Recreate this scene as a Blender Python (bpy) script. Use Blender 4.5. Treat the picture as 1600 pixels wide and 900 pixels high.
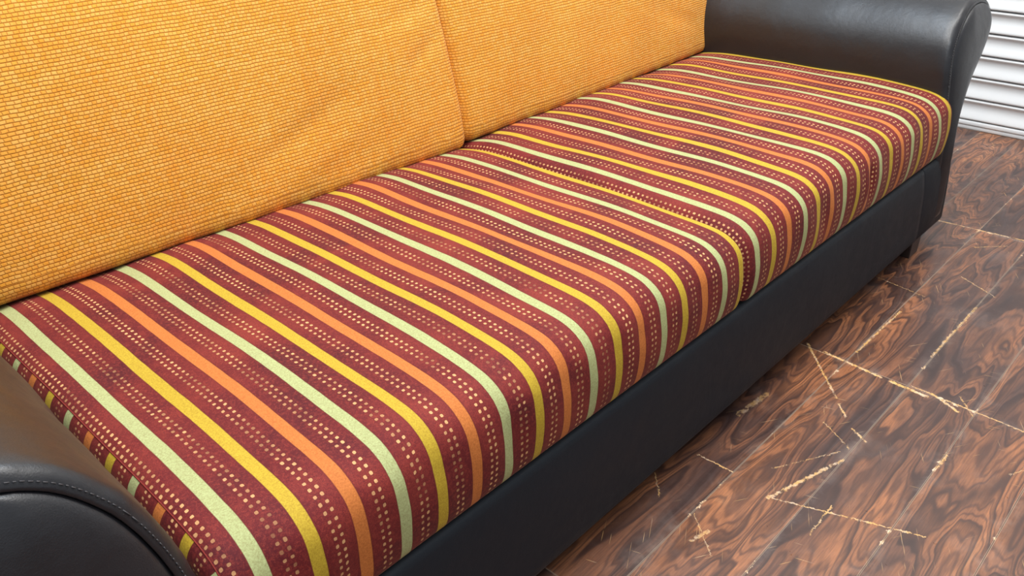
import bpy, bmesh, math, random
from mathutils import Vector, Matrix

# ------------------------------------------------------------------ clear
for o in list(bpy.data.objects):
    bpy.data.objects.remove(o, do_unlink=True)
SC = bpy.context.scene
COL = SC.collection
random.seed(7)

# ------------------------------------------------------------------ camera
cam_data = bpy.data.cameras.new('camera')
cam = bpy.data.objects.new('camera', cam_data)
COL.objects.link(cam)
r0 = (0.68575376, -0.72750635, -0.02182428)
r1 = (-0.34338481, -0.29694813, -0.89101553)
r2 = (0.64173877, 0.61851138, -0.45344793)
cam.matrix_world = Matrix(((r0[0], -r1[0], -r2[0], -0.25717193),
                           (r0[1], -r1[1], -r2[1], -0.58648785),
                           (r0[2], -r1[2], -r2[2], 1.00087403),
                           (0, 0, 0, 1)))
cam_data.sensor_width = 36.0
cam_data.lens = 1334.75 / 1600 * 36.0
cam_data.shift_y = -61.43 / 1600
cam_data.clip_start = 0.02
SC.camera = cam

# ------------------------------------------------------------------ world, lights, exposure
world = bpy.data.worlds.new('world')
SC.world = world
world.use_nodes = True
wbg = world.node_tree.nodes['Background']
wbg.inputs[0].default_value = (0.84, 0.92, 1.0, 1)
wbg.inputs[1].default_value = 0.55


def area(name, loc, target, sx, sy, power, col):
    d = bpy.data.lights.new(name, 'AREA')
    d.shape = 'RECTANGLE'
    d.size = sx
    d.size_y = sy
    d.energy = power
    d.color = col
    o = bpy.data.objects.new(name, d)
    COL.objects.link(o)
    o.location = loc
    v = Vector(target) - Vector(loc)
    o.rotation_euler = v.to_track_quat('-Z', 'Y').to_euler()
    return o


area('unseen_overhead_light', (0.4, 0.15, 2.9), (0.4, 0.2, 0), 1.8, 0.5, 46, (1.0, 0.98, 0.95))  # unseen soft area light from overhead
area('unseen_overhead_light', (2.0, -0.2, 2.9), (2.1, -0.1, 0), 1.8, 0.5, 46, (1.0, 0.98, 0.95))  # second unseen overhead area light, over the right end
area('unseen_overhead_light', (1.2, 0.8, 3.0), (1.2, 0.5, 0), 2.2, 0.4, 30, (0.70, 0.85, 1.0))  # unseen cool light, tinted for bluish highlights on the leather
area('unseen_overhead_light', (-0.3, -1.2, 2.9), (1.8, 0.2, 0.3), 1.6, 0.5, 40, (0.88, 0.95, 1.0))  # unseen fill above the camera, added to brighten shutter, backrest and arms

SC.view_settings.view_transform = 'Standard'
SC.view_settings.look = 'None'
SC.view_settings.exposure = 0.0
SC.view_settings.gamma = 1.0
SC.view_settings.use_curve_mapping = False


# ------------------------------------------------------------------ node helper
def srgb(r, g, b):
    f = lambda c: (c / 255 / 12.92) if c / 255 <= 0.04045 else ((c / 255 + 0.055) / 1.055) ** 2.4
    return (f(r), f(g), f(b), 1)


class N:
    def __init__(self, name):
        self.m = bpy.data.materials.new(name)
        self.m.use_nodes = True
        self.t = self.m.node_tree
        self.b = self.t.nodes['Principled BSDF']

    def new(self, typ, **kw):
        n = self.t.nodes.new(typ)
        for k, v in kw.items():
            setattr(n, k, v)
        return n

    def put(self, sock, v):
        if v is None:
            return
        if isinstance(v, bpy.types.NodeSocket):
            self.t.links.new(v, sock)
        else:
            sock.default_value = v

    def math(self, op, a, b=None, c=None, clamp=False):
        n = self.new('ShaderNodeMath', operation=op, use_clamp=clamp)
        self.put(n.inputs[0], a)
        self.put(n.inputs[1], b)
        self.put(n.inputs[2], c)
        return n.outputs[0]

    def smooth(self, v, lo, hi):          # 0 below lo, 1 above hi (lo>hi allowed)
        n = self.new('ShaderNodeMapRange', interpolation_type='SMOOTHSTEP')
        if lo > hi:
            lo, hi, a, b = hi, lo, 1.0, 0.0
        else:
            a, b = 0.0, 1.0
        self.put(n.inputs['Value'], v)
        n.inputs['From Min'].default_value = lo
        n.inputs['From Max'].default_value = hi
        n.inputs['To Min'].default_value = a
        n.inputs['To Max'].default_value = b
        return n.outputs[0]

    def rng(self, v, a, b, c, d):
        n = self.new('ShaderNodeMapRange')
        self.put(n.inputs['Value'], v)
        for i, x in zip(('From Min', 'From Max', 'To Min', 'To Max'), (a, b, c, d)):
            n.inputs[i].default_value = x
        return n.outputs[0]

    def mix(self, f, a, b, mode='MIX'):
        n = self.new('ShaderNodeMix', data_type='RGBA', blend_type=mode)
        self.put(n.inputs[0], f)
        self.put(n.inputs[6], a)
        self.put(n.inputs[7], b)
        return n.outputs[2]

    def sep(self, v):
        n = self.new('ShaderNodeSeparateXYZ')
        self.put(n.inputs[0], v)
        return n.outputs

    def comb(self, x=0.0, y=0.0, z=0.0):
        n = self.new('ShaderNodeCombineXYZ')
        self.put(n.inputs[0], x)
        self.put(n.inputs[1], y)
        self.put(n.inputs[2], z)
        return n.outputs[0]

    def noise(self, vec, scale, detail=2.0, rough=0.5, dist=0.0, out=0):
        n = self.new('ShaderNodeTexNoise')
        self.put(n.inputs['Vector'], vec)
        n.inputs['Scale'].default_value = scale
        n.inputs['Detail'].default_value = detail
        n.inputs['Roughness'].default_value = rough
        n.inputs['Distortion'].default_value = dist
        return n.outputs[out]

    def vmath(self, op, a, b=None, s=None):
        n = self.new('ShaderNodeVectorMath', operation=op)
        self.put(n.inputs[0], a)
        self.put(n.inputs[1], b)
        if s is not None:
            n.inputs['Scale'].default_value = s
        return n

    def ramp(self, v, stops):
        n = self.new('ShaderNodeValToRGB')
        self.put(n.inputs[0], v)
        e = n.color_ramp.elements
        while len(e) < len(stops):
            e.new(0.5)
        for el, (p, c) in zip(e, stops):
            el.position = p
            el.color = c
        return n.outputs[0]

    def bump(self, h, strength, dist, normal=None):
        n = self.new('ShaderNodeBump')
        n.inputs['Strength'].default_value = strength
        n.inputs['Distance'].default_value = dist
        self.put(n.inputs['Height'], h)
        self.put(n.inputs['Normal'], normal)
        return n.outputs[0]

    def set(self, **kw):
        for k, v in kw.items():
            self.put(self.b.inputs[k.replace('_', ' ')], v)
        return self.m


# ------------------------------------------------------------------ materials
def striped_velvet():
    n = N('striped_velvet')
    uv = n.new('ShaderNodeUVMap', uv_map='UVMap').outputs[0]
    k, v, _ = n.sep(uv)
    pos = n.new('ShaderNodeNewGeometry').outputs['Position']
    wob = n.math('MULTIPLY_ADD', n.noise(pos, 30, 2), 0.02, -0.01)
    kw = n.math('ADD', k, wob)
    idx = n.math('FLOOR', n.math('ADD', kw, 0.5))
    d = n.math('ABSOLUTE', n.math('SUBTRACT', kw, idx))
    stripe = n.smooth(d, 0.150, 0.132)
    im = n.math('FLOORED_MODULO', idx, 3.0)
    is_y = n.math('COMPARE', im, 1.0, 0.2)
    is_o = n.math('COMPARE', im, 2.0, 0.2)
    c = n.mix(is_y, srgb(178, 184, 128), srgb(196, 165, 50))
    c = n.mix(is_o, c, srgb(204, 120, 58))
    # velvet ground
    nap = n.noise(pos, 7, 4, 0.6, 0.6)
    nap2 = n.noise(pos, 260, 3, 0.7)
    speck = n.noise(pos, 900, 2, 0.6)
    g = n.ramp(nap, [(0.34, srgb(82, 20, 26)), (0.50, srgb(114, 31, 30)), (0.66, srgb(142, 50, 40))])
    g = n.mix(n.math('MULTIPLY', n.smooth(nap2, 0.42, 0.68), 0.55), g, srgb(158, 62, 48))
    g = n.mix(n.rng(speck, 0.35, 0.65, 0.0, 0.7), g, srgb(74, 18, 26))
    # thin darker line each side of a coloured stripe
    edge = n.math('MULTIPLY', n.smooth(d, 0.185, 0.155), 0.45)
    g = n.mix(edge, g, srgb(92, 30, 24))
    # two rows of woven dashes between the stripes
    fk = n.math('FRACT', kw)
    rowd = n.math('MINIMUM', n.math('ABSOLUTE', n.math('SUBTRACT', fk, 0.425)),
                  n.math('ABSOLUTE', n.math('SUBTRACT', fk, 0.575)))
    vv = n.math('DIVIDE', v, 0.0099)
    jit = n.math('MULTIPLY_ADD', n.noise(pos, 120, 1), 0.3, -0.15)
    fv = n.math('FRACT', n.math('ADD', vv, jit))
    fv = n.math('ABSOLUTE', n.math('SUBTRACT', fv, 0.5))
    blob = n.math('ADD', n.math('POWER', n.math('DIVIDE', rowd, 0.036), 3.0),
                  n.math('POWER', n.math('DIVIDE', fv, 0.22), 3.0))
    dot = n.smooth(blob, 1.2, 0.7)
    gap = n.math('FLOORED_MODULO', n.math('FLOOR', kw), 3.0)
    gy = n.math('COMPARE', gap, 0.0, 0.2)
    alt = n.math('FLOORED_MODULO', n.math('FLOOR', n.math('ADD', vv, jit)), 2.0)
    dimmer = n.math('MULTIPLY_ADD', n.math('MULTIPLY', gy, alt), -0.45, 1.0)
    fade = n.rng(n.noise(pos, 14, 2), 0.35, 0.6, 0.3, 0.9)
    fade = n.math('MULTIPLY', fade, n.rng(speck, 0.3, 0.55, 0.7, 1.0))
    dk = n.smooth(blob, 3.2, 1.0)
    g = n.mix(n.math('MULTIPLY', dk, 0.35), g, srgb(88, 26, 24))
    g = n.mix(n.math('MULTIPLY', n.math('MULTIPLY', dot, dimmer), fade), g, srgb(226, 172, 116))
    c = n.mix(n.rng(n.noise(pos, 520, 3, 0.75), 0.35, 0.7, 0.0, 0.6), c, n.mix(1.0, c, srgb(170, 140, 105), 'MULTIPLY'))
    col = n.mix(stripe, g, c)
    h = n.math('ADD', n.math('MULTIPLY', n.noise(pos, 700, 3), 0.4), n.math('MULTIPLY', n.math('MAXIMUM', stripe, dot), -0.5))
    bump = n.bump(h, 0.35, 0.0008)
    bump = n.bump(n.noise(pos, 18, 3), 0.25, 0.006, bump)
    return n.set(Base_Color=col, Roughness=0.75, Specular_IOR_Level=0.25, Sheen_Weight=0.14,
                 Sheen_Roughness=0.35, Sheen_Tint=srgb(255, 205, 170), Normal=bump)


def orange_weave():
    n = N('orange_weave')
    uv = n.new('ShaderNodeUVMap', uv_map='UVMap').outputs[0]
    u, v, _ = n.sep(uv)
    pos = n.new('ShaderNodeNewGeometry').outputs['Position']
    vv = n.math('DIVIDE', v, 0.0057)
    vv = n.math('ADD', vv, n.math('MULTIPLY_ADD', n.noise(pos, 25, 2), 0.8, -0.4))
    row = n.math('FLOOR', vv)
    off = n.math('MULTIPLY', n.math('FLOORED_MODULO', row, 2.0), 0.28)
    uu = n.math('ADD', n.math('DIVIDE', u, 0.0074), off)
    uu = n.math('ADD', uu, n.math('MULTIPLY_ADD', n.noise(pos, 35, 2), 0.9, -0.45))
    fu = n.math('ABSOLUTE', n.math('SUBTRACT', n.math('FRACT', uu), 0.5))
    fv = n.math('ABSOLUTE', n.math('SUBTRACT', n.math('FRACT', vv), 0.5))
    wn = n.new('ShaderNodeTexWhiteNoise', noise_dimensions='2D')
    n.put(wn.inputs['Vector'], n.comb(n.math('FLOOR', uu), row))
    rnd = wn.outputs['Value']
    wr = n.new('ShaderNodeTexWhiteNoise', noise_dimensions='1D')
    n.put(wr.inputs['W'], row)
    wc = n.new('ShaderNodeTexWhiteNoise', noise_dimensions='1D')
    n.put(wc.inputs['W'], n.math('FLOOR', n.math('DIVIDE', u, 0.0037)))
    ridge = n.math('MULTIPLY', n.smooth(fv, 0.50, 0.24), n.math('MULTIPLY_ADD', n.smooth(fu, 0.50, 0.36), 0.75, 0.25))
    base = n.ramp(rnd, [(0.0, srgb(230, 168, 62)), (0.4, srgb(237, 183, 84)), (0.8, srgb(243, 196, 104)), (1.0, srgb(234, 175, 64))])
    fine = n.noise(n.comb(n.math('MULTIPLY', u, 420), n.math('MULTIPLY', v, 1100)), 1.0, 3, 0.7)
    base = n.mix(n.rng(fine, 0.35, 0.7, 0.5, 0.0), base, srgb(214, 128, 40))
    base = n.mix(n.rng(wr.outputs['Value'], 0, 1, 0.0, 0.22), base, srgb(238, 140, 32))
    base = n.mix(n.rng(wc.outputs['Value'], 0.6, 1, 0.0, 0.3), base, srgb(226, 132, 28))
    big = n.noise(n.comb(n.math('MULTIPLY', u, 6), n.math('MULTIPLY', v, 14)), 1.0, 4, 0.6)
    base = n.mix(n.rng(big, 0.4, 0.75, 0.0, 0.35), base, srgb(234, 134, 34))
    col = n.mix(ridge, srgb(176, 108, 34), base)
    h = n.math('ADD', ridge, n.math('MULTIPLY', fine, 0.25))
    bump = n.bump(h, 0.55, 0.0012)
    bump = n.bump(n.noise(pos, 9, 3), 0.2, 0.012, bump)
    return n.set(Base_Color=col, Roughness=0.85, Specular_IOR_Level=0.15, Sheen_Weight=0.08, Normal=bump)


def leather(name, col, rough=0.36, spec=0.6):
    n = N(name)
    pos = n.new('ShaderNodeNewGeometry').outputs['Position']
    vo = n.new('ShaderNodeTexVoronoi', feature='DISTANCE_TO_EDGE')
    n.put(vo.inputs['Vector'], pos)
    vo.inputs['Scale'].default_value = 420
    b = n.bump(vo.outputs['Distance'], 0.12, 0.0012)
    b = n.bump(n.noise(pos, 60, 4, 0.6), 0.12, 0.004, b)
    b = n.bump(n.noise(pos, 8, 3, 0.5, 0.5), 0.12, 0.02, b)
    r = n.rng(n.noise(pos, 25, 4, 0.65), 0.3, 0.7, rough - 0.04, rough + 0.06)
    sc = n.noise(n.vmath('MULTIPLY', pos, (40, 40, 400)).outputs[0], 1.0, 2, 0.5)
    c = n.mix(n.smooth(sc, 0.78, 0.84), col, srgb(70, 70, 74))
    return n.set(Base_Color=c, Roughness=r, Specular_IOR_Level=spec, Normal=b)


def plain(name, col, rough=0.5, spec=0.5, noise_amt=0.15, scale=60):
    n = N(name)
    pos = n.new('ShaderNodeNewGeometry').outputs['Position']
    f = n.rng(n.noise(pos, scale, 4, 0.6), 0.3, 0.7, 0.0, noise_amt)
    c = n.mix(f, col, (col[0] * 0.5, col[1] * 0.5, col[2] * 0.5, 1))
    return n.set(Base_Color=c, Roughness=rough, Specular_IOR_Level=spec)


# scratches and chips of the laminate, in floor metres: ax, ay, bx, by, half width, strength
SCR = [(1.246, .010, 1.108, -.116, .0022, .8), (1.095, -.126, 1.064, -.154, .0020, .8),
       (1.239, -.030, 1.229, -.150, .0035, 1), (1.228, -.170, 1.224, -.240, .0040, 1),
       (1.240, -.207, 1.233, -.406, .0016, .9), (.785, -.154, .866, -.370, .0014, .9),
       (.781, -.150, .951, -.201, .0030, .8), (1.040, -.177, 1.021, -.209, .0022, .9),
       (1.024, -.131, .984, -.197, .0010, .7), (.851, -.122, .966, -.187, .0010, .6),
       (1.283, -.079, 1.50, -.083, .0022, .8), (1.366, -.198, 1.627, -.201, .0026, .7),
       (.620, -.108, .655, -.117, .0032, .6), (.796, -.008, .798, -.076, .0014, .8),
       (.942, -.004, 1.033, -.012, .0060, .35), (2.033, .021, 2.050, -.182, .0026, .9),
       (1.125, -.435, 1.098, -.421, .0014, .7), (.753, -.236, .834, -.234, .0014, .8),
       (.671, -.081, .613, -.148, .0009, .6), (.710, .021, .667, -.017, .0010, .6),
       (1.265, -.287, 1.220, -.324, .0016, .6), (1.026, -.325, 1.078, -.328, .0022, .7),
       (1.240, -.245, 1.215, -.300, .0030, .9), (1.93, -.10, 1.99, -.16, .0014, .6),
       (1.75, -.13, 1.70, -.22, .0014, .6), (1.62, .02, 1.60, -.10, .0010, .6)]


def seg_group():
    g = bpy.data.node_groups.new('segment_mark', 'ShaderNodeTree')
    for nm, ty in (('P', 'NodeSocketVector'), ('A', 'NodeSocketVector'), ('BA', 'NodeSocketVector'),
                   ('InvLen2', 'NodeSocketFloat'), ('Width', 'NodeSocketFloat'), ('Amount', 'NodeSocketFloat')):
        g.interface.new_socket(nm, in_out='INPUT', socket_type=ty)
    g.interface.new_socket('Mark', in_out='OUTPUT', socket_type='NodeSocketFloat')
    L = g.links.new
    gi = g.nodes.new('NodeGroupInput')
    go = g.nodes.new('NodeGroupOutput')
    s = g.nodes.new('ShaderNodeVectorMath'); s.operation = 'SUBTRACT'
    L(gi.outputs['P'], s.inputs[0]); L(gi.outputs['A'], s.inputs[1])
    dt = g.nodes.new('ShaderNodeVectorMath'); dt.operation = 'DOT_PRODUCT'
    L(s.outputs[0], dt.inputs[0]); L(gi.outputs['BA'], dt.inputs[1])
    t = g.nodes.new('ShaderNodeMath'); t.operation = 'MULTIPLY'; t.use_clamp = True
    L(dt.outputs['Value'], t.inputs[0]); L(gi.outputs['InvLen2'], t.inputs[1])
    sc = g.nodes.new('ShaderNodeVectorMath'); sc.operation = 'SCALE'
    L(gi.outputs['BA'], sc.inputs[0]); L(t.outputs[0], sc.inputs['Scale'])
    d = g.nodes.new('ShaderNodeVectorMath'); d.operation = 'DISTANCE'
    L(s.outputs[0], d.inputs[0]); L(sc.outputs[0], d.inputs[1])
    q = g.nodes.new('ShaderNodeMath'); q.operation = 'DIVIDE'
    L(d.outputs['Value'], q.inputs[0]); L(gi.outputs['Width'], q.inputs[1])
    m = g.nodes.new('ShaderNodeMapRange'); m.interpolation_type = 'SMOOTHSTEP'
    L(q.outputs[0], m.inputs['Value'])
    m.inputs['From Min'].default_value = 0.6; m.inputs['From Max'].default_value = 1.15
    m.inputs['To Min'].default_value = 1.0; m.inputs['To Max'].default_value = 0.0
    a = g.nodes.new('ShaderNodeMath'); a.operation = 'MULTIPLY'
    L(m.outputs[0], a.inputs[0]); L(gi.outputs['Amount'], a.inputs[1])
    L(a.outputs[0], go.inputs['Mark'])
    return g


def floor_wood(segs=()):
    n = N('rosewood_laminate')
    pos = n.new('ShaderNodeNewGeometry').outputs['Position']
    tc = n.new('ShaderNodeTexCoord').outputs['Object']
    rnd = n.new('ShaderNodeObjectInfo').outputs['Random']
    x, y, z = n.sep(pos)
    lx, ly, lz = n.sep(tc)
    r10 = n.math('MULTIPLY', rnd, 37.0)
    p = n.comb(n.math('MULTIPLY_ADD', x, 1.0, r10), n.math('MULTIPLY_ADD', y, 5.6, r10), r10)
    warp = n.noise(p, 2.2, 3, 0.55, 0, out=1)
    w = n.vmath('SCALE', warp, s=0.45).outputs[0]
    pw = n.vmath('ADD', p, w).outputs[0]
    f = n.noise(pw, 1.15, 2.0, 0.5, 0.15)
    c1 = n.math('FRACT', n.math('MULTIPLY', f, 15.0))
    c2 = n.math('FRACT', n.math('MULTIPLY', f, 47.0))
    line = n.math('MULTIPLY', n.smooth(c1, 0.0, 0.10), n.smooth(c1, 1.0, 0.55))
    line2 = n.smooth(n.math('ABSOLUTE', n.math('SUBTRACT', c2, 0.5)), 0.47, 0.18)
    band = n.math('MULTIPLY_ADD', n.math('SINE', n.math('MULTIPLY', f, 62.0)), 0.5, 0.5)
    tone = n.noise(pw, 2.2, 4, 0.65)
    tone2 = n.noise(n.comb(n.math('MULTIPLY_ADD', x, 0.8, r10), n.math('MULTIPLY_ADD', y, 3.0, r10), 4.0), 2.0, 4, 0.55, 0.5)
    base = n.ramp(tone, [(0.32, srgb(92, 62, 50)), (0.46, srgb(138, 88, 60)), (0.60, srgb(176, 112, 72)), (0.74, srgb(196, 132, 86))])
    dark = n.smooth(tone2, 0.60, 0.38)
    base = n.mix(n.math('MULTIPLY', n.math('MULTIPLY_ADD', band, 0.6, 0.4), n.math('MULTIPLY', dark, 0.95)), base, srgb(60, 47, 47))
    base = n.mix(n.math('MULTIPLY', n.math('SUBTRACT', 1.0, line), n.math('MULTIPLY_ADD', dark, 0.3, 0.65)), base, srgb(46, 31, 29))
    base = n.mix(n.math('MULTIPLY', n.math('SUBTRACT', 1.0, line2), 0.6), base, srgb(62, 41, 36))
    grain = n.noise(n.comb(n.math('MULTIPLY', x, 26), n.math('MULTIPLY', y, 380)), 1.0, 4, 0.7)
    base = n.mix(n.rng(grain, 0.36, 0.62, 0.5, 0.0), base, srgb(66, 44, 38))
    # scuffed grey haze in patches
    haze = n.noise(pos, 5.5, 5, 0.65)
    hz = n.math('MULTIPLY', n.smooth(haze, 0.52, 0.74), 0.16)
    base = n.mix(hz, base, srgb(150, 135, 128))
    # chipped edges of planks
    ex = n.math('SUBTRACT', 0.4025, n.math('ABSOLUTE', lx))
    ey = n.math('SUBTRACT', 0.0617, n.math('ABSOLUTE', ly))
    e = n.math('MINIMUM', ex, n.math('ADD', ey, 0.0012))
    chipn = n.noise(pos, 55, 4, 0.7)
    patch = n.smooth(n.noise(pos, 9, 2), 0.54, 0.66)
    lim = n.math('MULTIPLY', n.math('MULTIPLY', n.smooth(chipn, 0.45, 0.75), patch), 0.008)
    chip = n.smooth(n.math('SUBTRACT', e, lim), 0.0006, -0.0004)
    worn = n.math('MULTIPLY', n.smooth(e, 0.020, 0.0), n.smooth(n.noise(pos, 22, 4, 0.7), 0.42, 0.66))
    base = n.mix(n.math('MULTIPLY', worn, 0.14), base, srgb(176, 158, 146))
    rim = n.smooth(n.math('MINIMUM', ex, ey), 0.0016, 0.0008)
    base = n.mix(n.math('MULTIPLY', rim, 0.5), base, srgb(168, 146, 126))
    # long scratches
    grp = seg_group()
    jn = n.noise(pos, 160, 3, 0.7, 0, out=1)
    jit = n.vmath('SCALE', n.vmath('SUBTRACT', jn, (0.5, 0.5, 0.5)).outputs[0], s=0.012).outputs[0]
    flat = n.vmath('MULTIPLY', n.vmath('ADD', pos, jit).outputs[0], (1, 1, 0)).outputs[0]
    tot = chip
    brk = n.smooth(n.noise(pos, 70, 4, 0.75), 0.38, 0.52)
    for (ax, ay, bx, by, wd, am) in segs:
        g = n.new('ShaderNodeGroup')
        g.node_tree = grp
        n.put(g.inputs['P'], flat)
        g.inputs['A'].default_value = (ax, ay, 0)
        g.inputs['BA'].default_value = (bx - ax, by - ay, 0)
        g.inputs['InvLen2'].default_value = 1 / ((bx - ax) ** 2 + (by - ay) ** 2)
        g.inputs['Width'].default_value = wd
        g.inputs['Amount'].default_value = am
        tot = n.math('MAXIMUM', tot, n.math('MULTIPLY', g.outputs[0], brk))
    # hairline scratches
    for ang, th in ((0.5, 0.735), (1.9, 0.74), (2.6, 0.75)):
        ca, sa = math.cos(ang), math.sin(ang)
        uu = n.math('ADD', n.math('MULTIPLY', x, ca), n.math('MULTIPLY', y, sa))
        ww = n.math('ADD', n.math('MULTIPLY', x, -sa), n.math('MULTIPLY', y, ca))
        hn = n.noise(n.comb(n.math('MULTIPLY', uu, 14), n.math('MULTIPLY', ww, 460), ang), 1.0, 1, 0.5)
        hl = n.math('MULTIPLY', n.smooth(hn, th, th + 0.04), n.math('MULTIPLY', n.smooth(n.noise(pos, 6 + ang, 2), 0.48, 0.6), 0.6))
        tot = n.math('MAXIMUM', tot, hl)
    chipcol = n.mix(n.smooth(chipn, 0.4, 0.7), srgb(222, 170, 96), srgb(216, 190, 164))
    col = n.mix(tot, base, chipcol)
    rough = n.math('ADD', n.rng(n.noise(pos, 12, 5, 0.7), 0.3, 0.75, 0.26, 0.44), n.math('MULTIPLY', n.math('MAXIMUM', tot, hz), 0.25))
    b = n.bump(n.math('MULTIPLY', tot, -1.0), 0.3, 0.0006)
    b = n.bump(grain, 0.05, 0.0006, b)
    return n.set(Base_Color=col, Roughness=rough, Specular_IOR_Level=0.55, Normal=b)


M_VELVET = striped_velvet()
M_WEAVE = orange_weave()
M_LEATHER = leather('dark_leather', srgb(29, 28, 31), 0.36, 0.6)
M_LEATHER_FRONT = leather('black_leather_front', srgb(23, 27, 33), 0.56, 0.28)
M_THREAD = plain('grey_thread', srgb(80, 77, 78), 0.7, 0.3)
M_PIPE = plain('maroon_piping', srgb(196, 112, 84), 0.8, 0.2)
M_LEG = plain('dark_wood_leg', srgb(46, 34, 30), 0.4, 0.5)
M_SUB = plain('subfloor', srgb(40, 30, 26), 0.9, 0.1)
M_STEEL = plain('white_painted_steel', srgb(231, 232, 232), 0.38, 0.4, 0.03, 20)
M_WALL = plain('cream_wall_paint', srgb(214, 208, 198), 0.85, 0.2, 0.05, 8)
M_GAP = plain('shutter_joint_grey', srgb(120, 122, 124), 0.6, 0.3, 0.1, 30)


# ------------------------------------------------------------------ mesh helpers
def link(name, me, mat, parent=None, smooth=True):
    me.materials.append(mat)
    if smooth:
        for p in me.polygons:
            p.use_smooth = True
    o = bpy.data.objects.new(name, me)
    COL.objects.link(o)
    o.parent = parent
    return o


def tag(o, label=None, cat=None, group=None, kind=None):
    if label: o['label'] = label
    if cat: o['category'] = cat
    if group: o['group'] = group
    if kind: o['kind'] = kind
    return o


def empty(name, loc):
    o = bpy.data.objects.new(name, None)
    o.empty_display_size = 0.1
    COL.objects.link(o)
    o.location = loc
    return o


def from_bm(name, bm, mat, parent=None, smooth=True):
    bmesh.ops.recalc_face_normals(bm, faces=bm.faces)
    me = bpy.data.meshes.new(name)
    bm.to_mesh(me)
    bm.free()
    return link(name, me, mat, parent, smooth)


def grid(name, rows, mat, parent=None, uvs=None, closed=False, caps=(False, False)):
    """rows: list of equal-length point rows; closed joins row ends."""
    nr, nc = len(rows), len(rows[0])
    verts = [tuple(p) for r in rows for p in r]
    faces, fuv = [], []
    cols = nc if closed else nc - 1
    for i in range(nr - 1):
        for j in range(cols):
            k = (j + 1) % nc
            faces.append((i * nc + j, (i + 1) * nc + j, (i + 1) * nc + k, i * nc + k))
            if uvs:
                # uvs rows hold nc+1 entries when closed
                fuv += [uvs[i][j], uvs[i + 1][j], uvs[i + 1][j + 1], uvs[i][j + 1]]
    for c, i in zip(caps, (0, nr - 1)):
        if c:
            idx = [i * nc + j for j in range(nc)]
            faces.append(tuple(idx if i else idx[::-1]))
            if uvs:
                l = [uvs[i][j] for j in range(nc)]
                fuv += (l if i else l[::-1])
    me = bpy.data.meshes.new(name)
    me.from_pydata(verts, [], faces)
    if uvs:
        ul = me.uv_layers.new(name='UVMap')
        for li, uv in enumerate(fuv):
            ul.data[li].uv = uv
    bm = bmesh.new()
    bm.from_mesh(me)
    bmesh.ops.recalc_face_normals(bm, faces=bm.faces)
    bm.to_mesh(me)
    bm.free()
    return link(name, me, mat, parent)


def box_bm(x0, x1, y0, y1, z0, z1, bev=0.0, seg=2):
    bm = bmesh.new()
    bmesh.ops.create_cube(bm, size=1.0)
    for v in bm.verts:
        v.co = Vector(((x0 + x1) / 2 + v.co.x * (x1 - x0), (y0 + y1) / 2 + v.co.y * (y1 - y0), (z0 + z1) / 2 + v.co.z * (z1 - z0)))
    if bev:
        bmesh.ops.bevel(bm, geom=bm.edges[:] + bm.verts[:], offset=bev, segments=seg, profile=0.5, affect='EDGES')
    return bm


def catmull(pts, step, closed=False):
    out = []
    n = len(pts)
    rngi = range(n) if closed else range(n - 1)
    P = lambda i: Vector(pts[i % n]) if closed else Vector(pts[max(0, min(n - 1, i))])
    for i in rngi:
        p0, p1, p2, p3 = P(i - 1), P(i), P(i + 1), P(i + 2)
        m = max(1, int(round((p2 - p1).length / step)))
        # centripetal-ish via limited tangents
        for k in range(m):
            t = k / m
            l = (p2 - p1).length
            t1 = (p2 - p0) * (l / max(1e-9, (p2 - p1).length + (p1 - p0).length))
            t2 = (p3 - p1) * (l / max(1e-9, (p3 - p2).length + (p2 - p1).length))
            h1 = 2 * t ** 3 - 3 * t * t + 1
            h2 = t ** 3 - 2 * t * t + t
            h3 = -2 * t ** 3 + 3 * t * t
            h4 = t ** 3 - t * t
            out.append(p1 * h1 + t1 * h2 + p2 * h3 + t2 * h4)
    if not closed:
        out.append(P(n - 1))
    return out


def normals2(pts):
    """outward normals of a closed 2D loop"""
    n = len(pts)
    area2 = sum(pts[i][0] * pts[(i + 1) % n][1] - pts[(i + 1) % n][0] * pts[i][1] for i in range(n))
    s = 1 if area2 > 0 else -1
    out = []
    for i in range(n):
        d = pts[(i + 1) % n] - pts[i - 1]
        v = Vector((d[1], -d[0])) * s
        out.append(v.normalized())
    for _ in range(2):
        out = [(out[i - 1] + out[i] * 2 + out[(i + 1) % n]).normalized() for i in range(n)]
    return out


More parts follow.
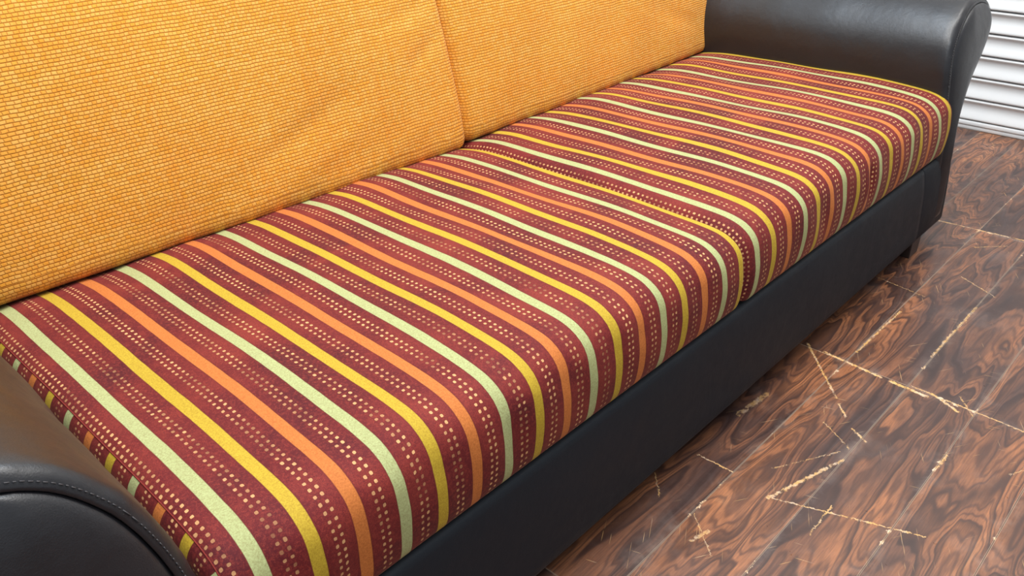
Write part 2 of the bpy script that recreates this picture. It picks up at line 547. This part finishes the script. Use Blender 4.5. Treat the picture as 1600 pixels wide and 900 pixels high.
def tube(name, pts, rad, mat, parent=None, seg=6, dash=None):
    """tube along a polyline; dash=(on, off) makes separate stitches in the one mesh"""
    segs = []
    if dash:
        L = 0.0
        cur = []
        on, off = dash
        dense = []
        for a, b in zip(pts, pts[1:]):
            m = max(1, int((b - a).length / 0.0012))
            dense += [a.lerp(b, k / m) for k in range(m)]
        dense.append(pts[-1])
        prev = dense[0]
        for p in dense:
            L += (p - prev).length
            prev = p
            if (L % (on + off)) < on:
                cur.append(p)
            else:
                if len(cur) > 1: segs.append(cur)
                cur = []
        if len(cur) > 1: segs.append(cur)
        segs = [[s[0], s[len(s) // 2], s[-1]] for s in segs]
    else:
        segs = [pts]
    V, F = [], []
    for s in segs:
        b0 = len(V)
        for i, p in enumerate(s):
            d = (s[min(i + 1, len(s) - 1)] - s[max(0, i - 1)]).normalized()
            a = d.cross(Vector((0, 0, 1)))
            if a.length < 0.1: a = d.cross(Vector((1, 0, 0)))
            a.normalize()
            b = d.cross(a)
            for k in range(seg):
                t = 2 * math.pi * k / seg
                V.append(tuple(p + (a * math.cos(t) + b * math.sin(t)) * rad))
        for i in range(len(s) - 1):
            for k in range(seg):
                F.append((b0 + i * seg + k, b0 + i * seg + (k + 1) % seg, b0 + (i + 1) * seg + (k + 1) % seg, b0 + (i + 1) * seg + k))
        F.append(tuple(b0 + k for k in range(seg))[::-1])
        e = b0 + (len(s) - 1) * seg
        F.append(tuple(e + k for k in range(seg)))
    me = bpy.data.meshes.new(name)
    me.from_pydata(V, [], F)
    return link(name, me, mat, parent)


# ------------------------------------------------------------------ setting
X0, PL = 1.235, 0.805          # a cross joint of the floor and the plank length
Y0, PW = -0.077, 0.1238
floor = from_bm('floor', box_bm(-2.8, 6.2, -3.2, 1.6, -0.03, -0.0065), M_SUB, smooth=False)
tag(floor, kind='structure')
pbm = box_bm(-PL / 2 + .0002, PL / 2 - .0002, -PW / 2 + .00015, PW / 2 - .00015, -0.0065, 0.0, 0.0005, 1)
bmesh.ops.recalc_face_normals(pbm, faces=pbm.faces)
pme = bpy.data.meshes.new('plank')
pbm.to_mesh(pme)
pbm.free()
pme.materials.append(None)
FLOOR_CACHE = {}


def floor_material(cx, cy):
    """the laminate, with the scratches that run over the plank centred at cx, cy"""
    mine = tuple(s for s in SCR if min(s[0], s[2]) < cx + PL / 2 + .01 and max(s[0], s[2]) > cx - PL / 2 - .01
                 and min(s[1], s[3]) < cy + PW / 2 + .01 and max(s[1], s[3]) > cy - PW / 2 - .01)
    if mine not in FLOOR_CACHE:
        FLOOR_CACHE[mine] = floor_wood(mine)
    return FLOOR_CACHE[mine]


for i in range(-3, 3):
    for j in range(-15, 10):
        o = bpy.data.objects.new('plank', pme)
        COL.objects.link(o)
        o.parent = floor
        o.location = (X0 + PL * (i + .5), Y0 + PW * (j + .5), random.uniform(-.0003, .0002))
        o.material_slots[0].link = 'OBJECT'
        o.material_slots[0].material = floor_material(o.location.x, o.location.y)

XW = 2.851                    # room face of the shutter
shutter = empty('roller_shutter', (XW, -0.6, 0))
tag(shutter, 'white ribbed metal roller shutter standing behind the right sofa arm', 'shutter')
PIT = 0.0735
prof = [(.016, .0), (.0, .0006), (-.0075, .0016), (-.0092, .004), (-.0085, .010), (-.0055, .020), (-.0015, .032), (.0012, .043), (.0014, .052),
        (-.0005, .0575), (-.0045, .0605), (-.0075, .0632), (-.0078, .0665), (-.0050, .0688), (.004, .0696), (.016, .0700), (.016, .0718), (.016, .0735)]
pp = catmull([Vector((p[0] * 1.15, p[1])) for p in prof], 0.003)
YA, YB = -1.9, 1.9
sv = [(p[0], y, p[1]) for y in (YA, YB) for p in pp]
npn = len(pp)
sme = bpy.data.meshes.new('slat')
sme.from_pydata(sv, [], [(i, i + 1, npn + i + 1, npn + i) for i in range(npn - 1)] + [(npn - 1, 0, npn, 2 * npn - 1)])
sme.materials.append(M_STEEL)
for p in sme.polygons: p.use_smooth = True
for k in range(30):
    o = bpy.data.objects.new('slat', sme)
    COL.objects.link(o)
    o.parent = shutter
    o.location = (0, 0, 0.034 + PIT * k)
rb = from_bm('bottom_rail', box_bm(-.010, .014, YA, YB, 0.016, 0.031, 0.003, 2), M_STEEL, shutter)
rb2 = from_bm('rubber_seal', box_bm(-.006, .012, YA, YB, 0.0005, 0.0155, 0.002, 1), M_STEEL, shutter)
# wall around and above the shutter, and the wall behind the sofa
w = from_bm('wall_right', box_bm(XW + .03, XW + .18, -3.2, 1.6, 0.0, 2.9), M_WALL, smooth=False)
tag(w, kind='structure')
w = from_bm('wall_back', box_bm(-2.8, XW + .02, 1.45, 1.6, 0.0, 2.9), M_WALL, smooth=False)
tag(w, kind='structure')

# ------------------------------------------------------------------ sofa
sofa = empty('sofa', (0.9, 0.4, 0))
tag(sofa, 'long dark leather sofa with rounded arms carrying striped and orange cushions', 'sofa')


def par(o):
    """parent to the sofa keeping world coordinates"""
    o.parent = sofa
    o.matrix_parent_inverse = Matrix.Translation(-Vector(sofa.location))
    return o


H = 0.2337
# base: front panel, slightly slack leather
rows = []
for i in range(121):
    x = -0.10 + (1.764 + 0.10) * i / 120
    sag = 0.0012 * math.sin(x * 9.0) + 0.0008 * math.sin(x * 23 + 1)
    pr_ = [(0.06, 0.233), (0.02, 0.233), (0.010, 0.231), (0.0055, 0.226), (0.003, 0.218), (-0.003 + sag, 0.18), (-0.0065 + sag, 0.12),
           (-0.008 + sag, 0.07), (-0.008, 0.054), (-0.006, 0.0475), (0.0, 0.045), (0.02, 0.045), (0.06, 0.045)]
    rows.append([(x, a, b) for a, b in pr_])
par(grid('base_front', rows, M_LEATHER_FRONT, caps=(True, True), closed=True))
par(from_bm('base_frame', box_bm(-0.02, 1.84, 0.055, 0.93, 0.05, 0.215, 0.004), M_LEATHER_FRONT))
par(from_bm('back_frame', box_bm(-0.03, 1.86, 0.80, 0.95, 0.046, 0.80, 0.03, 4), M_LEATHER))


def yf(z, t=0.12):
    """front face of an arm: upright low down, leaning back higher up"""
    a = max(0.0, z - 0.22)
    return t * a * a / (a + 0.06)


def make_arm(body, name_l):
    loop = catmull([Vector(p) for p in body], 0.012, closed=True)
    nn = normals2(loop)

    def ring(inset, dy):
        out = []
        for p, n in zip(loop, nn):
            q = p - n * inset
            out.append((q[0], yf(q[1]) + dy, q[1]))
        return out
    R = 0.019
    rows = []
    for y in (0.97, 0.965, 0.95):
        ins = {0.97: 0.03, 0.965: 0.01, 0.95: 0.0}[y]
        rows.append([(p[0] - n[0] * ins, y, p[1] - n[1] * ins) for p, n in zip(loop, nn)])
    for k in range(24):
        y = 0.92 - (0.92 - 0.10) * k / 23
        w_ = 0.0015 * math.sin(y * 17 + 1.0) + 0.001 * math.sin(y * 41)
        rows.append([(p[0] + n[0] * w_, y, p[1] + n[1] * w_) for p, n in zip(loop, nn)])
    for k in range(3):
        y = 0.032 + 0.02 * (2 - k) / 2
        rows.append([(p[0], yf(p[1]) + y, p[1]) for p in loop])
    for k in range(1, 9):
        t = k / 8 * math.radians(82)
        ri = ring(R * (1 - math.cos(t)), R * (1 - math.sin(t)) + 0.001)
        pk = math.sin(math.pi * k / 9) * 0.0011
        rows.append([(x - nn[i][0] * pk * (math.sin(i * 1.9) * math.sin(i * .37) + .3 * math.sin(i * 1.1)), y, z - nn[i][1] * pk * (math.sin(i * 1.9) * math.sin(i * .37) + .3 * math.sin(i * 1.1)))
                     for i, (x, y, z) in enumerate(ri)])
    rows.append(ring(R * 0.90, 0.0020))
    rows.append(ring(R * 0.93, 0.0100))
    arm = par(grid('arm', rows, M_LEATHER, closed=True, caps=(True, False)))
    tag(arm, name_l)
    # front panel, set inside the seam: rows by height
    ins = R * 0.93
    inner = [p - n * ins for p, n in zip(loop, nn)]
    zs = [p[1] for p in inner]
    z0, z1 = min(zs), max(zs)

    def span(z):
        xs = []
        for a, b in zip(inner, inner[1:] + inner[:1]):
            if (a[1] - z) * (b[1] - z) < 0:
                t = (z - a[1]) / (b[1] - a[1])
                xs.append(a[0] + t * (b[0] - a[0]))
        return (min(xs), max(xs)) if xs else None
    prows = []
    NZ = 90
    for i in range(NZ + 1):
        f = i / NZ
        f = 0.5 - 0.5 * math.cos(math.pi * f)
        z = z0 + 0.0004 + (z1 - z0 - 0.0008) * f
        a, b = span(z)
        row = []
        for j in range(25):
            s = j / 24
            s = 0.5 - 0.5 * math.cos(math.pi * s)
            x = a + (b - a) * s
            e = min((x - a), (b - x), (z - z0) * 1.0, (z1 - z) * 1.0)
            e = max(0.0, e)
            dome = 0.0045 * (1 - math.exp(-e / 0.0022)) + 0.020 * (1 - math.exp(-e / 0.032))
            row.append((x, yf(z) + 0.0055 - dome, z))
        prows.append(row)
    fp = grid('arm_front', prows, M_LEATHER, arm)
    # stitching a little way outside the seam
    st = [Vector(q) for q in ring(R * (1 - math.cos(math.radians(61))), R * (1 - math.sin(math.radians(61))) + 0.0002)]
    # keep only the part above the seat height
    up = [i for i in range(len(st)) if st[i].z > 0.28]
    runs, cur = [], []
    for i in range(len(st) * 2):
        j = i % len(st)
        if st[j].z > 0.28:
            cur.append(st[j])
        else:
            if cur: runs.append(cur)
            cur = []
    run = max(runs, key=len)
    s = tube('stitching', run, 0.00055, M_THREAD, arm, 5, dash=(0.0046, 0.0012))
    tag(s, 'pale thread stitching beside the front seam')
    return arm


left_body = [(-.049, .05), (-.049, .20), (-.0495, .34), (-.056, .395), (-.067, .44), (-.084, .485), (-.105, .52), (-.131, .549),
             (-.165, .570), (-.21, .577), (-.258, .566), (-.288, .535), (-.288, .495), (-.255, .44), (-.205, .37), (-.172, .29), (-.164, .20), (-.164, .05)]
right_body = [(1.850, .05), (1.850, .20), (1.850, .36), (1.851, .41), (1.853, .455), (1.866, .50), (1.896, .54), (1.943, .574),
              (1.985, .590), (2.04, .590), (2.09, .575), (2.128, .540), (2.130, .500), (2.085, .447), (2.012, .39), (1.958, .31), (1.944, .22), (1.942, .05)]
make_arm(left_body, 'rounded dark leather arm at the near left end of the sofa')
make_arm(right_body, 'rounded dark leather arm at the far right end of the sofa')

# leather corner pieces that carry the base line on below the arm fronts
for (a, b, c) in ((1.7665, 1.942, 1.874), (-0.164, -0.1025, -0.11)):
    rows = []
    xs = [(a, .004), (a + .001, .0015), (a + .004, 0), (c - .003, 0), (c, 0), (c + .004, 0), (c + .02, 0), (b - .008, 0), (b - .002, .0015), (b, .005)]
    if a < 0:
        xs = [(a, .005), (a + .002, .0015), (a + .008, 0), (b - .004, 0), (b - .001, .0015), (b, .004)]
    for x, ins in xs:
        up = 1.0 if (x > c if a > 0 else x < c) else 0.0
        pr_ = [(0.045, 0.233 + .12 * up), (0.014, 0.233 + .115 * up), (0.0095, 0.231 + .10 * up), (0.0055 + ins - .001 * up, 0.226 + .06 * up),
               (0.003 + ins - .001 * up, 0.218 + .02 * up), (-0.003 + ins, 0.18), (-0.0065 + ins, 0.12),
               (-0.008 + ins, 0.057), (-0.0055 + ins, 0.0485), (0.0, 0.0455), (0.045, 0.0455)]
        rows.append([(x, p, q) for p, q in pr_])
    par(grid('base_corner', rows, M_LEATHER_FRONT, caps=(True, True), closed=True))

for (lx, ly) in ((1.758, -0.004), (-0.05, -0.004), (1.83, 0.86), (-0.05, 0.86)):
    bm = box_bm(lx, lx + 0.058, ly, ly + 0.055, 0.0, 0.06, 0.002, 2)
    for v in bm.verts:
        if v.co.z < 0.03:
            v.co.x = lx + 0.029 + (v.co.x - lx - 0.029) * 0.92
            v.co.y = ly + 0.0275 + (v.co.y - ly - 0.0275) * 0.92
    par(from_bm('leg', bm, M_LEG, smooth=False))


# ------------------------------------------------------------------ seat cushions
S = 0.056                         # stripe spacing
SEAT = [(.80, .130), (.74, .136), (.69, .148), (.65, .1565), (.60, .162), (.50, .1635), (.40, .1645), (.30, .165), (.20, .1645), (.13, .162), (.085, .1595), (.055, .156),
        (.033, .1495), (.015, .137), (.0045, .120), (.0, .100), (-.003, .075), (-.002, .045), (.002, .020), (.008, .007), (.018, .0022),
        (.05, .001), (.30, .001), (.60, .001), (.79, .001), (.83, .012), (.845, .04), (.85, .08), (.845, .12), (.83, .148)]


def seat_cushion(xa, xb, ra, rb, x_flat0, seam_a, seam_b, dz, side_k, label, seed):
    """xa,xb outer x; ra,rb side rounding radii; x_flat0 world x of stripe 0 on the flat top"""
    loop = catmull([Vector(p) for p in SEAT], 0.009, closed=True)
    nn = normals2(loop)
    nb = len(loop)
    arc = [0.0]
    for i in range(nb):
        arc.append(arc[-1] + (loop[(i + 1) % nb] - loop[i]).length)
    rnd = random.Random(seed)
    ph = [rnd.uniform(0, 6.28) for _ in range(8)]

    def pt(x, delta, i, dzx):
        p = loop[i % nb] - nn[i % nb] * delta
        y, z = p[0], p[1]
        top = max(0.0, min(1.0, z / 0.12))
        w_ = top * (0.0012 * math.sin(x * 31 + y * 9 + ph[0]) + 0.0009 * math.sin(x * 17 - y * 23 + ph[1]) + 0.0006 * math.sin(x * 73 + y * 12 + ph[2]))
        fr = math.exp(-((y - 0.0) / 0.05) ** 2) * top
        yy = y + 0.0015 * math.sin(x * 26 + ph[3]) * fr + 0.0010 * math.sin(x * 58 + z * 40 + ph[4]) * fr
        crease = 0.0
        for cx, cz, amp, wd in CREASES[seed]:
            t = ((x - cx) / wd)
            g = math.exp(-t * t) * math.exp(-((z - cz) / 0.035) ** 2)
            yy += amp * g * math.exp(-(y / 0.05) ** 2)
        return Vector((x, yy, H + z + (w_ + dzx) * top))
    cols = []
    ta, tb = seam_a, seam_b            # seam angles on the roundings
    na = 8
    for k in range(na + 1):
        t = ta * (1 - k / na)
        cols.append((xa + ra - ra * math.sin(t), ra * (1 - math.cos(t)), (xa + ra) - ra * t))
    m = int((xb - rb - xa - ra) / 0.009)
    for k in range(1, m):
        x = xa + ra + (xb - rb - xa - ra) * k / m
        cols.append((x, 0.0, x))
    for k in range(na + 1):
        t = tb * k / na
        cols.append((xb - rb + rb * math.sin(t), rb * (1 - math.cos(t)), (xb - rb) + rb * t))
    rows, uvs = [], []
    for x, dl, a in cols:
        rows.append([pt(x, dl, i, dz(x)) for i in range(nb)])
        kk = (a - x_flat0) / S
        uvs.append([(kk, arc[i]) for i in range(nb + 1)])
    cu = grid('seat_cushion', rows, M_VELVET, None, uvs, closed=True)
    # side panels
    for side, (xe, r, t0, sgn) in (('a', (xa, ra, ta, -1)), ('b', (xb, rb, tb, 1))):
        prow, puv = [], []
        sq = []
        for k in range(9):
            t = t0 + (math.pi / 2 - t0) * k / 8
            sq.append((xe - sgn * r + sgn * r * math.sin(t), r * (1 - math.cos(t))))
        for e in (0.006, 0.014, 0.024, 0.034):
            sq.append((xe - sgn * 0.002 * math.sin(e * 40), r + e))
        x_s, d_s = sq[0]
        sq[0] = (x_s, d_s)
        for k, (x, dl) in enumerate(sq):
            if k == 0:
                x -= sgn * 0.0004
            prow.append([pt(x, dl, i, dz(x)) for i in range(nb)])
            puv.append([((loop[i % nb][0] - 0.07) / S + 1 + side_k, k * 0.005) for i in range(nb + 1)])
        sp = grid('side_panel', prow, M_VELVET, cu, puv, closed=True, caps=(False, True))
        pts = [v + Vector((sgn * 0.0003, 0, 0)) for v in prow[0]]
        pts.append(pts[0])
        tube('seam_welt', pts, 0.0008, M_VELVET_EDGE, cu, 6)
    tag(cu, label, 'cushion')
    return cu


M_VELVET_EDGE = plain('seam_maroon', srgb(128, 46, 40), 0.8, 0.2)
CREASES = {
    1: [(0.345, 0.07, 0.004, 0.018), (0.62, 0.10, 0.003, 0.02), (0.10, 0.06, 0.004, 0.02)],
    2: [(0.9496 + 8.25 * S, 0.085, 0.010, 0.010), (0.9496 + 7.9 * S, 0.08, -0.004, 0.010), (1.20, 0.08, 0.003, 0.02), (1.66, 0.08, 0.003, 0.02)]}


def dz1(x):
    return 0.0 - 0.012 * max(0, (x - 0.55) / 0.35) ** 1.5 - 0.002 * max(0, (0.1 - x) / 0.1)


def dz2(x):
    t = (x - 0.95) / 0.35
    return -0.012 * max(0, 1 - t) ** 1.5 + 0.004


seat_cushion(-0.046, 0.9115, 0.031, 0.014, 0.0, math.radians(40), math.radians(62), dz1, 0,
             'red, green, yellow striped velvet seat cushion nearer the camera, in front of left orange cushion', 1)
seat_cushion(0.9128, 1.8705, 0.033, 0.016, 0.9496, math.radians(75), math.radians(75), dz2, 0,
             'red, green, yellow striped velvet seat cushion farther away, beside the right sofa arm', 2)


# ------------------------------------------------------------------ back cushions
def back_cushion(xa, xb, r, fwd, widen, drop, drop_r, label, seed):
    T = math.radians(15)
    ey, ez = math.sin(T), math.cos(T)
    HH, TH = 0.44, 0.115
    # local profile: (h along the slope, d forward of the plane)
    P = [(0.030, 0.000), (0.08, 0.006), (0.15, 0.010), (0.22, 0.012), (0.30, 0.010), (0.37, 0.005), (HH - 0.02, -0.004), (HH - 0.004, -0.016), (HH, -0.035),
         (HH, -0.075), (HH - 0.01, -0.10), (HH - 0.04, -TH), (0.3, -TH - .004), (0.15, -TH - .004), (0.05, -TH), (0.015, -0.10), (0.0, -0.08), (-0.002, -0.04),
         (0.001, -0.020), (0.008, -0.008), (0.018, -0.002)]
    loop = catmull([Vector(p) for p in P], 0.012, closed=True)
    nn = normals2(loop)
    nb = len(loop)
    rnd = random.Random(seed)
    ph = [rnd.uniform(0, 6.28) for _ in range(6)]
    arc = [0.0]
    for i in range(nb):
        arc.append(arc[-1] + (loop[(i + 1) % nb] - loop[i]).length)

    def pt(x, dl, i, s):
        p = loop[i % nb] - nn[i % nb] * dl
        h, d = p[0], p[1]
        fr = 1.0 if d > -0.05 else 0.0
        bulge = fr * (0.012 * (1 - (2 * s - 1) ** 4) + 0.0014 * math.sin(x * 14 + h * 11 + ph[0]) + 0.001 * math.sin(x * 27 - h * 19 + ph[1]))
        fold = 0.0
        for fx, fh, fl, fw, fa, fd in FOLDS.get(seed, ()):
            ca, sa = math.cos(fd), math.sin(fd)
            a_, b_ = (x - fx) * ca + (h - fh) * sa, -(x - fx) * sa + (h - fh) * ca
            fold += fa * math.exp(-(a_ / fl) ** 2 - (b_ / fw) ** 2)
        d += bulge + fwd + fr * fold
        xx = x
        if widen > 0: xx += widen * max(0.0, h) * max(0.0, (s - 0.85) / 0.15)
        if widen < 0: xx += widen * max(0.0, h) * max(0.0, (0.15 - s) / 0.15)
        y = 0.668 + h * ey - d * ez
        z = 0.393 + h * ez + d * ey * 0.3
        low = math.exp(-max(0.0, h) / 0.12)
        z -= (0.004 + drop * max(0.0, min(1.0, (s if drop_r else 1 - s))) ** 1.2) * low
        y -= 0.006 * low * (1 if drop_r else 0) * s
        return Vector((xx, y, z))
    cols = []
    for k in range(9):
        t = math.pi / 2 * (1 - k / 8)
        cols.append((xa + r - r * math.sin(t), r * (1 - math.cos(t)), xa + r - r * t))
    m = int((xb - xa - 2 * r) / 0.012)
    for k in range(1, m):
        x = xa + r + (xb - xa - 2 * r) * k / m
        cols.append((x, 0, x))
    for k in range(9):
        t = math.pi / 2 * k / 8
        cols.append((xb - r + r * math.sin(t), r * (1 - math.cos(t)), xb - r + r * t))
    rows, uvs = [], []
    for x, dl, a in cols:
        s = (x - xa) / (xb - xa)
        rows.append([pt(x, dl, i, s) for i in range(nb)])
        uvs.append([(a, arc[i]) for i in range(nb + 1)])
    o = grid('back_cushion', rows, M_WEAVE, None, uvs, closed=True, caps=(True, True))
    tag(o, label, 'cushion')
    return o


FOLDS = {3: [(0.52, .12, .14, .018, -.004, .35), (0.56, .07, .13, .02, .003, .35), (0.84, .20, .06, .014, -.004, .5), (0.82, .28, .08, .016, -.003, .2), (0.74, .05, .12, .016, .002, .3)],
         4: [(1.72, .12, .12, .02, -.003, -.4)]}
back_cushion(-0.035, 0.9185, 0.022, 0.002, -0.2, 0.018, True, 'orange woven back cushion at the left, larger in view, leaning over the nearer striped seat', 3)
back_cushion(0.9195, 1.872, 0.022, -0.002, 0.22, 0.012, False, 'orange woven back cushion at the right, leaning beside the far dark leather arm', 4)
